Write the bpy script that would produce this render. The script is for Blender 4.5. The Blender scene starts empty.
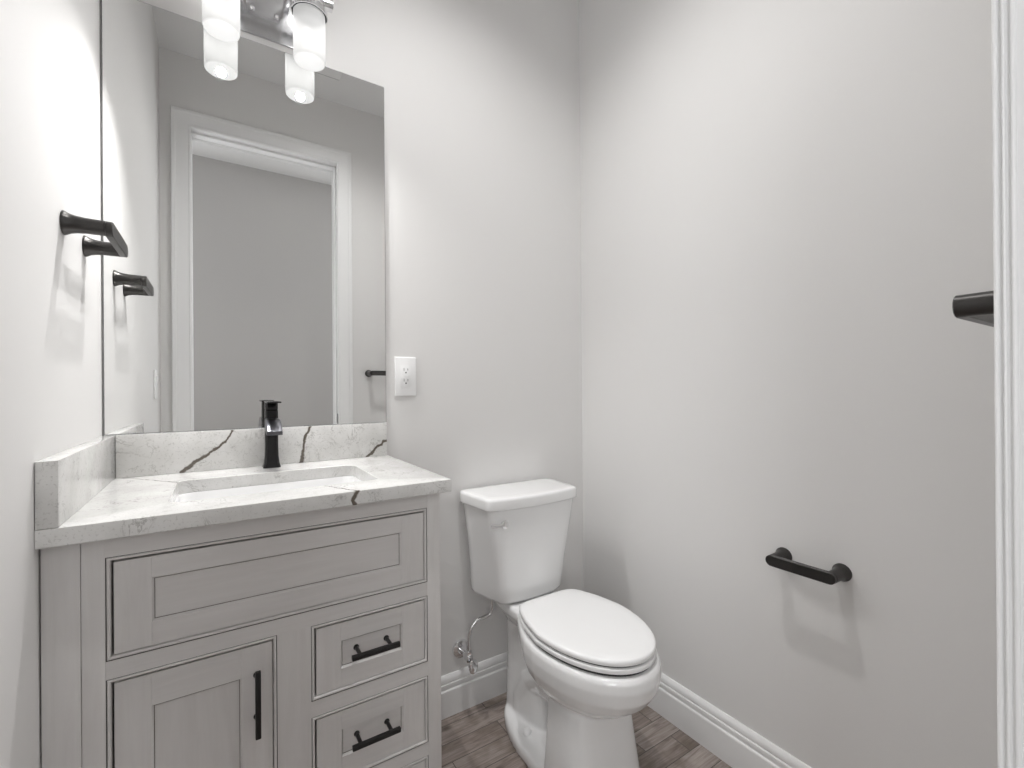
import bpy, bmesh, math, random
from mathutils import Vector, Matrix
random.seed(4)
S = bpy.context.scene
COL = S.collection
PI = math.pi

# ------------------------------------------------------------------ camera, world, lights, exposure
CAM = Vector((0.2273, -1.4223, 1.0984))
F_PX, YAW, PITCH, ROLL, CY = 457.1491, 0.5724, 0.0013, -0.0071, 387.9974
s_, c_ = math.sin(YAW), math.cos(YAW)
rgt = Vector((c_, -s_, 0)); fwd0 = Vector((s_, c_, 0)); up0 = Vector((0, 0, 1))
fwd = fwd0 * math.cos(PITCH) + up0 * math.sin(PITCH)
up = up0 * math.cos(PITCH) - fwd0 * math.sin(PITCH)
r2 = rgt * math.cos(ROLL) + up * math.sin(ROLL)
u2 = up * math.cos(ROLL) - rgt * math.sin(ROLL)
cd = bpy.data.cameras.new('camera')
cd.sensor_fit = 'HORIZONTAL'; cd.sensor_width = 36.0
cd.lens = 36.0 * F_PX / 1024.0
cd.shift_y = (CY - 384.0) / 1024.0
cd.clip_start = 0.02
cam = bpy.data.objects.new('camera', cd); COL.objects.link(cam)
M = Matrix(((r2.x, u2.x, -fwd.x, CAM.x), (r2.y, u2.y, -fwd.y, CAM.y), (r2.z, u2.z, -fwd.z, CAM.z), (0, 0, 0, 1)))
cam.matrix_world = M
S.camera = cam

wd = bpy.data.worlds.new('world'); S.world = wd; wd.use_nodes = True
wd.node_tree.nodes['Background'].inputs[0].default_value = (0.9, 0.95, 1.0, 1)
wd.node_tree.nodes['Background'].inputs[1].default_value = 0.35

def light(name, kind, loc, power, color=(1, 1, 1), size=0.1, size_y=None, rot=(0, 0, 0), shape=None):
    l = bpy.data.lights.new(name, kind); l.energy = power; l.color = color
    if kind == 'AREA':
        l.size = size
        if size_y: l.shape = 'RECTANGLE'; l.size_y = size_y
        else: l.shape = 'DISK'
    else:
        l.shadow_soft_size = size
    o = bpy.data.objects.new(name, l); COL.objects.link(o); o.location = loc; o.rotation_euler = rot
    return o
P_CAN, P_BULB, P_DOWN, P_HALL, P_FILL = 34.0, 0.3, 17.0, 0.5, 13.5
WARM = (1.0, 0.992, 0.985)
can = light('ceiling_can_light', 'SPOT', (0.79, -0.635, 2.735), P_CAN, WARM, 0.022)   # recessed lamp: its baffle gives a soft cone
can.data.spot_size = math.radians(142); can.data.spot_blend = 1.0
for bx in (0.2405, 0.4415):          # one bulb in each vanity shade: through the glass, and out of the open bottom
    light('vanity_bulb_light', 'POINT', (bx, -0.091, 2.065), P_BULB, WARM, 0.0)
    dn = light('vanity_bulb_downlight', 'SPOT', (bx, -0.091, 1.9835), P_DOWN, WARM, 0.012)
    dn.data.spot_size = math.radians(132); dn.data.spot_blend = 1.0
light('hall_light', 'AREA', (0.75, -1.85, 2.735), P_HALL, (1.0, 0.99, 0.97), 0.5)
for wx, pw in ((-0.55, P_FILL), (1.80, P_FILL)):   # fill lamps added at two made-up, unseen hall windows
    light('hall_fill_light', 'AREA', (wx, -2.43, 1.50), pw, (0.97, 0.985, 1.0), 0.90, 1.50, (PI / 2, 0, 0))
S.view_settings.view_transform = 'Standard'
S.view_settings.look = 'None'
S.view_settings.exposure = 0.62
S.view_settings.gamma = 1.0
S.view_settings.use_curve_mapping = False
S.cycles.use_denoising = True
S.cycles.max_bounces = 14
S.cycles.diffuse_bounces = 8
S.cycles.glossy_bounces = 6
S.cycles.transparent_max_bounces = 12
S.cycles.caustics_reflective = True

# ------------------------------------------------------------------ dimensions (metres; left wall X=0, back wall Y=0)
XR, YF, ZC = 1.485, -1.3324, 2.745
WT = 0.115                           # thickness of the wall with the doorway
YH = -2.46                           # far wall of the hall
DX0, DX1, DZ = 0.1245, 0.807, 2.3915 # inner edges of the door casing
CW, CD_, CT, CZ = 0.671, 0.479, 0.0286, 0.895   # countertop width, depth, thickness, height
SH, ST = 0.1007, 0.0266              # splash height, thickness
TX = 1.112                           # toilet centre line

# ------------------------------------------------------------------ materials
def N(nt, t, **kw):
    n = nt.nodes.new(t)
    for k, v in kw.items():
        if k == 'inp':
            for i, x in v.items(): n.inputs[i].default_value = x
        else: setattr(n, k, v)
    return n
def mat(name, col, rough=0.5, metal=0.0, coat=0.0, spec=0.5, emit=None):
    m = bpy.data.materials.new(name); m.use_nodes = True
    b = m.node_tree.nodes['Principled BSDF']
    b.inputs['Base Color'].default_value = (*col, 1)
    b.inputs['Roughness'].default_value = rough
    b.inputs['Metallic'].default_value = metal
    b.inputs['Coat Weight'].default_value = coat
    b.inputs['Coat Roughness'].default_value = 0.05
    b.inputs['Specular IOR Level'].default_value = spec
    return m
def mixcol(nt, fac, a, b):
    m = N(nt, 'ShaderNodeMix', data_type='RGBA')
    for sock, v in ((0, fac), (6, a), (7, b)):
        if hasattr(v, 'links'): nt.links.new(v, m.inputs[sock])
        else: m.inputs[sock].default_value = v if sock == 0 else (*v, 1)
    return m.outputs[2]
def paint(name, col, rough=0.55):
    m = mat(name, col, rough); nt = m.node_tree; b = nt.nodes['Principled BSDF']
    g = N(nt, 'ShaderNodeNewGeometry')
    no = N(nt, 'ShaderNodeTexNoise', inp={'Scale': 260.0, 'Detail': 2.0})
    nt.links.new(g.outputs['Position'], no.inputs['Vector'])
    bp = N(nt, 'ShaderNodeBump', inp={'Strength': 0.05, 'Distance': 0.002})
    nt.links.new(no.outputs['Fac'], bp.inputs['Height']); nt.links.new(bp.outputs[0], b.inputs['Normal'])
    return m
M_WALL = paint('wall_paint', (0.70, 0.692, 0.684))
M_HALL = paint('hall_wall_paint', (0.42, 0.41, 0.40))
M_CEIL = paint('ceiling_paint', (0.76, 0.76, 0.76), 0.8)
M_TRIM = mat('trim_paint', (0.80, 0.80, 0.80), 0.35)
M_CHROME = mat('chrome', (0.82, 0.82, 0.83), 0.07, 1.0)
M_NICKEL = mat('brushed_chrome', (0.60, 0.60, 0.61), 0.24, 1.0)
M_LEVER = mat('polished_lever', (0.88, 0.88, 0.88), 0.20, 0.8)
M_SPOUT = mat('spout_highlight_metal', (0.16, 0.16, 0.175), 0.32, 1.0)  # faucet metal with a lighter base, painting in the highlight on the spout
M_FAUCET = mat('black_faucet_metal', (0.045, 0.044, 0.045), 0.22, 0.9)
M_BLACK = mat('matte_black_metal', (0.018, 0.017, 0.017), 0.32, 0.35)
M_BRONZE = mat('brushed_black_metal', (0.075, 0.072, 0.070), 0.33, 1.0)
M_CERAMIC = mat('white_ceramic', (0.80, 0.80, 0.80), 0.12, 0.0, 0.6)
M_SEAT = mat('white_seat_plastic', (0.82, 0.82, 0.82), 0.28, 0.0, 0.15)
M_PLASTIC = mat('white_plastic', (0.80, 0.80, 0.80), 0.35)
M_SLOT = mat('dark_slot_gap_shade', (0.03, 0.03, 0.03), 0.6)
M_MIRROR = mat('mirror_silver', (0.90, 0.905, 0.90), 0.0, 1.0)
M_MEDGE = mat('mirror_edge', (0.10, 0.11, 0.11), 0.3)
M_GLAZE = mat('dark_glaze', (0.05, 0.043, 0.038), 0.6)
M_GLAZE2 = mat('thin_brown_glaze', (0.20, 0.18, 0.16), 0.6)
M_CAULK = mat('dark_gap', (0.06, 0.055, 0.05), 0.8)

def m_shade():
    """opal glass: glows evenly, a little less towards the holder; lets part of the bulb's light through"""
    m = bpy.data.materials.new('opal_glass'); m.use_nodes = True; nt = m.node_tree
    nt.nodes.clear()
    out = N(nt, 'ShaderNodeOutputMaterial')
    g = N(nt, 'ShaderNodeNewGeometry'); sx = N(nt, 'ShaderNodeSeparateXYZ'); nt.links.new(g.outputs['Position'], sx.inputs[0])
    cr_ = N(nt, 'ShaderNodeValToRGB'); mr = N(nt, 'ShaderNodeMapRange', inp={1: 1.980, 2: 2.136}); nt.links.new(sx.outputs[2], mr.inputs[0]); nt.links.new(mr.outputs[0], cr_.inputs[0])
    e0 = cr_.color_ramp.elements; e0[0].position = 0.03; e0[0].color = (0.66,) * 3 + (1,); e0[1].position = 1.0; e0[1].color = (0.40,) * 3 + (1,)
    for p_, v_ in ((0.05, 0.42), (0.10, 0.50), (0.35, 0.60), (0.62, 0.62), (0.72, 0.48)):
        e_ = cr_.color_ramp.elements.new(p_); e_.color = (v_, v_, v_ * 0.99, 1)
    e = N(nt, 'ShaderNodeEmission', inp={'Strength': 0.50}); nt.links.new(cr_.outputs[0], e.inputs[0])
    t = N(nt, 'ShaderNodeBsdfTransparent', inp={'Color': (0.92, 0.91, 0.90, 1)})
    d = N(nt, 'ShaderNodeBsdfDiffuse', inp={'Color': (0.35, 0.35, 0.35, 1)})
    a = N(nt, 'ShaderNodeMixShader', inp={0: 0.85})
    nt.links.new(t.outputs[0], a.inputs[1]); nt.links.new(d.outputs[0], a.inputs[2])
    s = N(nt, 'ShaderNodeAddShader')
    nt.links.new(a.outputs[0], s.inputs[0]); nt.links.new(e.outputs[0], s.inputs[1])
    nt.links.new(s.outputs[0], out.inputs['Surface'])
    return m
M_SHADE = m_shade()
def m_lens():
    m = bpy.data.materials.new('downlight_lens'); m.use_nodes = True
    b = m.node_tree.nodes['Principled BSDF']
    b.inputs['Emission Color'].default_value = (1, 0.97, 0.93, 1); b.inputs['Emission Strength'].default_value = 3.0
    return m
M_LENS = m_lens()

def wood(name, axis):
    """light grey-beige glazed maple; axis = index of the grain direction"""
    m = mat(name, (0.4, 0.4, 0.4), 0.42); nt = m.node_tree; b = nt.nodes['Principled BSDF']
    g = N(nt, 'ShaderNodeNewGeometry')
    mp = N(nt, 'ShaderNodeMapping')
    sc = [70.0, 70.0, 70.0]; sc[axis] = 5.0
    mp.inputs['Scale'].default_value = sc
    nt.links.new(g.outputs['Position'], mp.inputs['Vector'])
    n1 = N(nt, 'ShaderNodeTexNoise', inp={'Scale': 1.0, 'Detail': 6.0, 'Roughness': 0.6, 'Distortion': 0.6})
    nt.links.new(mp.outputs[0], n1.inputs['Vector'])
    n2 = N(nt, 'ShaderNodeTexNoise', inp={'Scale': 7.0, 'Detail': 2.0})
    nt.links.new(g.outputs['Position'], n2.inputs['Vector'])
    r = N(nt, 'ShaderNodeMapRange', inp={1: 0.3, 2: 0.7})
    nt.links.new(n1.outputs['Fac'], r.inputs[0])
    c1 = mixcol(nt, r.outputs[0], (0.59, 0.571, 0.560), (0.69, 0.676, 0.668))
    r2_ = N(nt, 'ShaderNodeMapRange', inp={1: 0.35, 2: 0.65, 3: 0.0, 4: 0.35})
    nt.links.new(n2.outputs['Fac'], r2_.inputs[0])
    c2 = mixcol(nt, r2_.outputs[0], (0.64, 0.623, 0.613), (0.71, 0.695, 0.687))
    mm = N(nt, 'ShaderNodeMix', data_type='RGBA', inp={0: 0.45})
    nt.links.new(c1, mm.inputs[6]); nt.links.new(c2, mm.inputs[7])
    nt.links.new(mm.outputs[2], b.inputs['Base Color'])
    return m
M_WV = wood('glazed_maple_upright_grain', 2)
M_WH = wood('glazed_maple_level_grain', 0)

def quartz(name, segs):
    """white quartz with fine grey speckled veins; segs = (a, b, width) bold brown veins in world metres"""
    m = mat(name, (0.8, 0.8, 0.8), 0.16, 0.0, 0.3); nt = m.node_tree; b = nt.nodes['Principled BSDF']
    g = N(nt, 'ShaderNodeNewGeometry'); P = g.outputs['Position']
    n0 = N(nt, 'ShaderNodeTexNoise', inp={'Scale': 9.0, 'Detail': 4.0, 'Roughness': 0.6})
    nt.links.new(P, n0.inputs['Vector'])
    rr = N(nt, 'ShaderNodeMapRange', inp={1: 0.3, 2: 0.7}); nt.links.new(n0.outputs['Fac'], rr.inputs[0])
    col = mixcol(nt, rr.outputs[0], (0.73, 0.725, 0.715), (0.57, 0.565, 0.55))
    # thin broken hairline veins: |noise - .5| small, gated by another noise
    nv = N(nt, 'ShaderNodeTexNoise', inp={'Scale': 13.0, 'Detail': 5.0, 'Roughness': 0.65, 'Distortion': 1.2})
    nt.links.new(P, nv.inputs['Vector'])
    s1 = N(nt, 'ShaderNodeMath', operation='SUBTRACT', inp={1: 0.5}); nt.links.new(nv.outputs['Fac'], s1.inputs[0])
    s2 = N(nt, 'ShaderNodeMath', operation='ABSOLUTE'); nt.links.new(s1.outputs[0], s2.inputs[0])
    v1 = N(nt, 'ShaderNodeMapRange', inp={1: 0.016, 2: 0.002, 3: 0.0, 4: 1.0}); nt.links.new(s2.outputs[0], v1.inputs[0])
    ng = N(nt, 'ShaderNodeTexNoise', inp={'Scale': 26.0, 'Detail': 3.0}); nt.links.new(P, ng.inputs['Vector'])
    gt = N(nt, 'ShaderNodeMapRange', inp={1: 0.48, 2: 0.62, 3: 0.0, 4: 0.7}); nt.links.new(ng.outputs['Fac'], gt.inputs[0])
    mu = N(nt, 'ShaderNodeMath', operation='MULTIPLY'); nt.links.new(v1.outputs[0], mu.inputs[0]); nt.links.new(gt.outputs[0], mu.inputs[1])
    col = mixcol(nt, mu.outputs[0], col, (0.30, 0.29, 0.275))
    # fine speckle
    sp = N(nt, 'ShaderNodeTexNoise', inp={'Scale': 240.0, 'Detail': 2.0}); nt.links.new(P, sp.inputs['Vector'])
    sr = N(nt, 'ShaderNodeMapRange', inp={1: 0.58, 2: 0.72, 3: 0.0, 4: 0.6}); nt.links.new(sp.outputs['Fac'], sr.inputs[0])
    col = mixcol(nt, sr.outputs[0], col, (0.42, 0.41, 0.395))
    # bold veins
    if segs:
        dn = N(nt, 'ShaderNodeTexNoise', inp={'Scale': 70.0, 'Detail': 3.0}); nt.links.new(P, dn.inputs['Vector'])
        off = N(nt, 'ShaderNodeVectorMath', operation='MULTIPLY_ADD', inp={1: (0.011,) * 3, 2: (-0.0055,) * 3})
        nt.links.new(dn.outputs['Color'], off.inputs[0])
        pp = N(nt, 'ShaderNodeVectorMath', operation='ADD'); nt.links.new(P, pp.inputs[0]); nt.links.new(off.outputs[0], pp.inputs[1])
        prev = None
        for a, bb, w in segs:
            a = Vector(a); ba = Vector(bb) - a
            pa = N(nt, 'ShaderNodeVectorMath', operation='SUBTRACT', inp={1: tuple(a)}); nt.links.new(pp.outputs[0], pa.inputs[0])
            dt = N(nt, 'ShaderNodeVectorMath', operation='DOT_PRODUCT', inp={1: tuple(ba)}); nt.links.new(pa.outputs[0], dt.inputs[0])
            t = N(nt, 'ShaderNodeMath', operation='MULTIPLY', use_clamp=True, inp={1: 1.0 / ba.length_squared}); nt.links.new(dt.outputs['Value'], t.inputs[0])
            sc = N(nt, 'ShaderNodeVectorMath', operation='SCALE', inp={0: tuple(ba)}); nt.links.new(t.outputs[0], sc.inputs['Scale'])
            ds = N(nt, 'ShaderNodeVectorMath', operation='DISTANCE'); nt.links.new(pa.outputs[0], ds.inputs[0]); nt.links.new(sc.outputs[0], ds.inputs[1])
            mr = N(nt, 'ShaderNodeMapRange', inp={1: w, 2: w * 0.55, 3: 0.0, 4: 1.0}); nt.links.new(ds.outputs['Value'], mr.inputs[0])
            if prev is None: prev = mr.outputs[0]
            else:
                mx = N(nt, 'ShaderNodeMath', operation='MAXIMUM'); nt.links.new(prev, mx.inputs[0]); nt.links.new(mr.outputs[0], mx.inputs[1]); prev = mx.outputs[0]
        bc = mixcol(nt, sp.outputs['Fac'], (0.055, 0.045, 0.036), (0.15, 0.125, 0.10))
        mm = N(nt, 'ShaderNodeMix', data_type='RGBA'); nt.links.new(prev, mm.inputs[0]); nt.links.new(col, mm.inputs[6]); nt.links.new(bc, mm.inputs[7]); col = mm.outputs[2]
    nt.links.new(col, b.inputs['Base Color'])
    return m
def chain(pts, ws): return [(pts[i], pts[i + 1], ws[i]) for i in range(len(pts) - 1)]
ys = -ST
SPLASH_V = (chain([(0.152, ys, 0.898), (0.179, ys, 0.919), (0.200, ys, 0.933), (0.226, ys, 0.951), (0.245, ys, 0.968), (0.263, ys, 0.999)], [0.0058, 0.0052, 0.0042, 0.0036, 0.0032])
    + chain([(0.424, ys, 0.892), (0.428, ys, 0.930), (0.432, ys, 0.958), (0.439, ys, 0.978), (0.449, ys, 0.999)], [0.0055, 0.0042, 0.005, 0.004])
    + chain([(0.605, ys, 0.895), (0.622, ys, 0.909), (0.632, ys, 0.922), (0.648, ys, 0.930), (0.657, ys, 0.940), (0.670, ys, 0.942)], [0.0048, 0.004, 0.005, 0.004, 0.005]))
COUNTER_V = (chain([(0.464, -CD_, 0.897), (0.455, -CD_, 0.877), (0.459, -CD_, 0.864)], [0.0062, 0.0058])
    + chain([(0.418, -0.385, CZ), (0.437, -0.431, CZ), (0.462, -0.476, CZ)], [0.0022, 0.0028])
    + chain([(0.027, -0.016, CZ), (0.052, -0.036, CZ), (0.098, -0.094, CZ), (0.152, -0.164, CZ)], [0.0022, 0.0018, 0.0026]))
M_QC = quartz('white_quartz_countertop', COUNTER_V)
M_QB = quartz('white_quartz_splash', SPLASH_V)
M_QS = quartz('white_quartz_plain', [])

def floor_mat():
    m = mat('wood_look_plank_tile', (0.2, 0.17, 0.15), 0.38); nt = m.node_tree; b = nt.nodes['Principled BSDF']
    g = N(nt, 'ShaderNodeNewGeometry')
    mp = N(nt, 'ShaderNodeMapping', inp={'Location': (0.127, 0.047, 0)}); nt.links.new(g.outputs['Position'], mp.inputs[0])
    br = N(nt, 'ShaderNodeTexBrick', offset=0.37, offset_frequency=2, squash=1.0)
    br.inputs['Color1'].default_value = (0, 0, 0, 1); br.inputs['Color2'].default_value = (1, 1, 1, 1); br.inputs['Mortar'].default_value = (0.5, 0.5, 0.5, 1)
    for k, v in (('Scale', 1.0), ('Mortar Size', 0.0011), ('Mortar Smooth', 0.2), ('Bias', 0.0), ('Brick Width', 0.31), ('Row Height', 0.0715)): br.inputs[k].default_value = v
    nt.links.new(mp.outputs[0], br.inputs['Vector'])
    sep = N(nt, 'ShaderNodeSeparateColor'); nt.links.new(br.outputs['Color'], sep.inputs[0])
    off = N(nt, 'ShaderNodeVectorMath', operation='MULTIPLY_ADD', inp={1: (3.1, 7.7, 5.3)})
    nt.links.new(br.outputs['Color'], off.inputs[0]); nt.links.new(g.outputs['Position'], off.inputs[2])
    gm = N(nt, 'ShaderNodeMapping', inp={'Scale': (5.5, 75.0, 1.0)}); nt.links.new(off.outputs[0], gm.inputs[0])
    gr = N(nt, 'ShaderNodeTexNoise', inp={'Scale': 1.0, 'Detail': 7.0, 'Roughness': 0.65, 'Distortion': 1.5}); nt.links.new(gm.outputs[0], gr.inputs[0])
    rg = N(nt, 'ShaderNodeMapRange', inp={1: 0.28, 2: 0.72}); nt.links.new(gr.outputs['Fac'], rg.inputs[0])
    lo = N(nt, 'ShaderNodeTexNoise', inp={'Scale': 9.0, 'Detail': 3.0}); nt.links.new(off.outputs[0], lo.inputs[0])
    tone = N(nt, 'ShaderNodeMapRange', inp={1: 0.0, 2: 1.0, 3: 0.0, 4: 1.0}); nt.links.new(sep.outputs[0], tone.inputs[0])
    c1 = mixcol(nt, rg.outputs[0], (0.115, 0.084, 0.070), (0.37, 0.315, 0.285))
    c2 = mixcol(nt, rg.outputs[0], (0.21, 0.170, 0.150), (0.53, 0.47, 0.435))
    mm = N(nt, 'ShaderNodeMix', data_type='RGBA'); nt.links.new(tone.outputs[0], mm.inputs[0]); nt.links.new(c1, mm.inputs[6]); nt.links.new(c2, mm.inputs[7])
    rl = N(nt, 'ShaderNodeMapRange', inp={1: 0.50, 2: 0.66, 3: 0.0, 4: 0.75}); nt.links.new(lo.outputs['Fac'], rl.inputs[0])
    c3 = mixcol(nt, rl.outputs[0], mm.outputs[2], (0.135, 0.105, 0.08))
    # knots
    vk = N(nt, 'ShaderNodeTexVoronoi', inp={'Scale': 11.0}); 
    km = N(nt, 'ShaderNodeMapping', inp={'Scale': (0.55, 1.0, 1.0)}); nt.links.new(off.outputs[0], km.inputs[0]); nt.links.new(km.outputs[0], vk.inputs['Vector'])
    kr = N(nt, 'ShaderNodeMapRange', inp={1: 0.17, 2: 0.05, 3: 0.0, 4: 0.85}); nt.links.new(vk.outputs['Distance'], kr.inputs[0])
    c4 = mixcol(nt, kr.outputs[0], c3, (0.085, 0.066, 0.055))
    c5 = mixcol(nt, br.outputs['Fac'], c4, (0.055, 0.045, 0.04))
    nt.links.new(c5, b.inputs['Base Color'])
    bp = N(nt, 'ShaderNodeBump', inp={'Strength': 0.25, 'Distance': 0.002}); 
    iv = N(nt, 'ShaderNodeMath', operation='SUBTRACT'); nt.links.new(gr.outputs['Fac'], iv.inputs[0]); nt.links.new(br.outputs['Fac'], iv.inputs[1])
    nt.links.new(iv.outputs[0], bp.inputs['Height']); nt.links.new(bp.outputs[0], b.inputs['Normal'])
    return m
M_FLOOR = floor_mat()

# ------------------------------------------------------------------ mesh helpers (all coordinates are world metres)
class MB:
    def __init__(s): s.bm = bmesh.new(); s.mi = 0
    def _f(s, vs):
        try:
            f = s.bm.faces.new(vs); f.material_index = s.mi; return f
        except ValueError: return None
    def box(s, a, b, bev=0.0, seg=2):
        t = bmesh.new()
        v = [t.verts.new((x, y, z)) for z in (a[2], b[2]) for y in (a[1], b[1]) for x in (a[0], b[0])]
        for q in ((0, 2, 3, 1), (4, 5, 7, 6), (0, 1, 5, 4), (2, 6, 7, 3), (0, 4, 6, 2), (1, 3, 7, 5)): t.faces.new([v[i] for i in q])
        if bev: bmesh.ops.bevel(t, geom=t.edges[:], offset=bev, segments=seg, affect='EDGES', profile=0.5)
        s.merge(t); return s
    def merge(s, t):
        mp = {v: s.bm.verts.new(v.co) for v in t.verts}
        for f in t.faces: s._f([mp[v] for v in f.verts])
        t.free()
    def loft(s, rings, cap0=True, cap1=True, closed=True):
        R = [[s.bm.verts.new(p) for p in r] for r in rings]
        n = len(R[0])
        for i in range(len(R) - 1):
            for j in range(n if closed else n - 1):
                k = (j + 1) % n
                s._f([R[i][j], R[i][k], R[i + 1][k], R[i + 1][j]])
        if cap0: s._f(R[0][::-1])
        if cap1: s._f(R[-1])
        return s
    def tube(s, pts, r, n=14, caps=True):
        pts = [Vector(p) for p in pts]; rings = []
        rs = r if isinstance(r, (list, tuple)) else [r] * len(pts)
        d0 = (pts[1] - pts[0]).normalized()
        u = d0.orthogonal().normalized()
        for i, p in enumerate(pts):
            d = ((pts[min(i + 1, len(pts) - 1)] - pts[max(i - 1, 0)])).normalized()
            u = (u - d * u.dot(d)).normalized(); w = d.cross(u)
            rings.append([p + (u * math.cos(2 * PI * k / n) + w * math.sin(2 * PI * k / n)) * rs[i] for k in range(n)])
        return s.loft(rings, caps, caps)
    def lathe(s, prof, o, axis=(0, 0, 1), n=32, sx=1.0):
        """prof: (r, h) pairs along axis"""
        o = Vector(o); d = Vector(axis).normalized(); u = d.orthogonal().normalized(); w = d.cross(u)
        return s.loft([[o + d * h + (u * math.cos(2 * PI * k / n) + w * math.sin(2 * PI * k / n)) * r for k in range(n)] for r, h in prof])
    def sweep(s, prof_pts, caps=True):
        return s.loft(prof_pts, caps, caps)
    def build(s, name, m, parent=None, smooth=35, base=None, mods=None):
        bmesh.ops.recalc_face_normals(s.bm, faces=s.bm.faces[:])
        if parent is not None:
            base = Vector(parent['_b']) if '_b' in parent else Vector((0, 0, 0))
        elif base is None:
            xs = [v.co for v in s.bm.verts]
            base = Vector(((min(v.x for v in xs) + max(v.x for v in xs)) / 2, (min(v.y for v in xs) + max(v.y for v in xs)) / 2, min(v.z for v in xs)))
        base = Vector(base)
        for v in s.bm.verts: v.co -= base
        me = bpy.data.meshes.new(name); s.bm.to_mesh(me); s.bm.free()
        for x in (m if isinstance(m, (list, tuple)) else [m]): me.materials.append(x)
        if smooth:
            me.polygons.foreach_set('use_smooth', [True] * len(me.polygons))
            me.set_sharp_from_angle(angle=math.radians(smooth))
        o = bpy.data.objects.new(name, me); COL.objects.link(o)
        if parent is not None: o.parent = parent
        else: o.location = base
        o['_b'] = tuple(base)
        return o
ROOTS = []
def thing(name, label, cat, loc, group=None):
    o = bpy.data.objects.new(name, None); COL.objects.link(o); o.location = loc
    o.empty_display_size = 0.05; o['_b'] = tuple(loc)
    return tag(o, label, cat, group)
def tag(o, label, cat, group=None):
    o['label'] = label; o['category'] = cat
    if group: o['group'] = group
    return o
def struct(o, label=None, cat=None):
    o['kind'] = 'structure'
    if label: o['label'] = label
    if cat: o['category'] = cat
    return o

# ------------------------------------------------------------------ setting
X0H, X1H = -1.3, 2.6        # ends of the hall
o = MB().box((X0H, YH - 0.1, -0.05), (X1H, 0.1, 0.0)).build('floor', M_FLOOR); struct(o, 'greyish brown wood look plank tile floor', 'floor')
o = MB().box((X0H, YH - 0.1, ZC), (X1H, 0.1, ZC + 0.06)).build('ceiling', M_CEIL); struct(o, 'flat light grey ceiling', 'ceiling')
o = MB().box((-0.1, 0.0, 0.0), (XR + 0.1, 0.1, ZC)).build('wall_back', M_WALL); struct(o, 'pale grey wall behind the toilet and mirror', 'wall')
o = MB().box((-0.1, YF - 0.02, 0.0), (0.0, 0.0, ZC)).build('wall_left', M_WALL); struct(o, 'pale grey wall left of the vanity', 'wall')
o = MB().box((XR, YF - 0.02, 0.0), (XR + 0.1, 0.0, ZC)).build('wall_right', M_WALL); struct(o, 'pale grey wall right of the toilet', 'wall')
rv = 0.007
w = MB()
w.box((X0H, YF - WT, 0), (DX0 - rv - 0.018, YF, ZC)); w.box((DX1 + rv + 0.018, YF - WT, 0), (X1H, YF, ZC)); w.box((DX0 - rv - 0.018, YF - WT, DZ + rv + 0.018), (DX1 + rv + 0.018, YF, ZC))
struct(w.build('wall_front', M_WALL), 'pale grey wall with the doorway, seen in the mirror', 'wall')
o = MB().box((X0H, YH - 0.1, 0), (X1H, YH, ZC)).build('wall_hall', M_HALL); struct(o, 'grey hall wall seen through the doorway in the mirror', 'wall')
o = MB().box((X0H - 0.1, YH - 0.1, 0), (X0H, YF, ZC)).build('wall_hall_left', M_WALL); struct(o, 'end wall of the hall outside', 'wall')
o = MB().box((X1H, YH - 0.1, 0), (X1H + 0.1, YF, ZC)).build('wall_hall_right', M_WALL); struct(o, 'far end wall of the hall outside', 'wall')

M_GLASS = mat('fill_window_glass', (0.75, 0.78, 0.80), 0.05)
for i, wx in enumerate((-0.55, 1.80)):  # unseen frames and panes, added to give the hall fill lamps a source
    w = MB()
    for x0, x1, z0, z1 in ((-0.53, -0.45, 0.67, 2.33), (0.45, 0.53, 0.67, 2.33), (-0.45, 0.45, 0.67, 0.75), (-0.45, 0.45, 2.25, 2.33)):
        w.box((wx + x0, YH + 0.0005, z0), (wx + x1, YH + 0.022, z1), 0.002)
    w.box((wx - 0.02, YH + 0.0005, 0.75), (wx + 0.02, YH + 0.016, 2.25), 0.002)
    wo = struct(w.build('fill_window_%d' % (i + 1), M_TRIM), 'white frame and pane added in the hall to carry fill light', 'fill_window')
    MB().box((wx - 0.45, YH + 0.0005, 0.75), (wx + 0.45, YH + 0.004, 2.25)).build('pane', M_GLASS, wo)

# door jamb with stop (door_1) and the casing on both faces
j = MB()
a, b, t = DX0 - rv, DX1 + rv, DZ + rv
j.box((a - 0.018, YF - WT, 0), (a, YF, t + 0.018), 0.0015); j.box((b, YF - WT, 0), (b + 0.018, YF, t + 0.018), 0.0015); j.box((a, YF - WT, t), (b, YF, t + 0.018), 0.0015)
ysa, ysb = YF - 0.085, YF - 0.045
j.box((a, ysa, 0), (a + 0.008, ysb, t), 0.002); j.box((b - 0.008, ysa, 0), (b, ysb, t), 0.002); j.box((a, ysa, t - 0.011), (b, ysb, t), 0.002)
door = struct(j.build('door_1', M_TRIM), 'white door jamb with stop around the open doorway', 'door frame')
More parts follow.
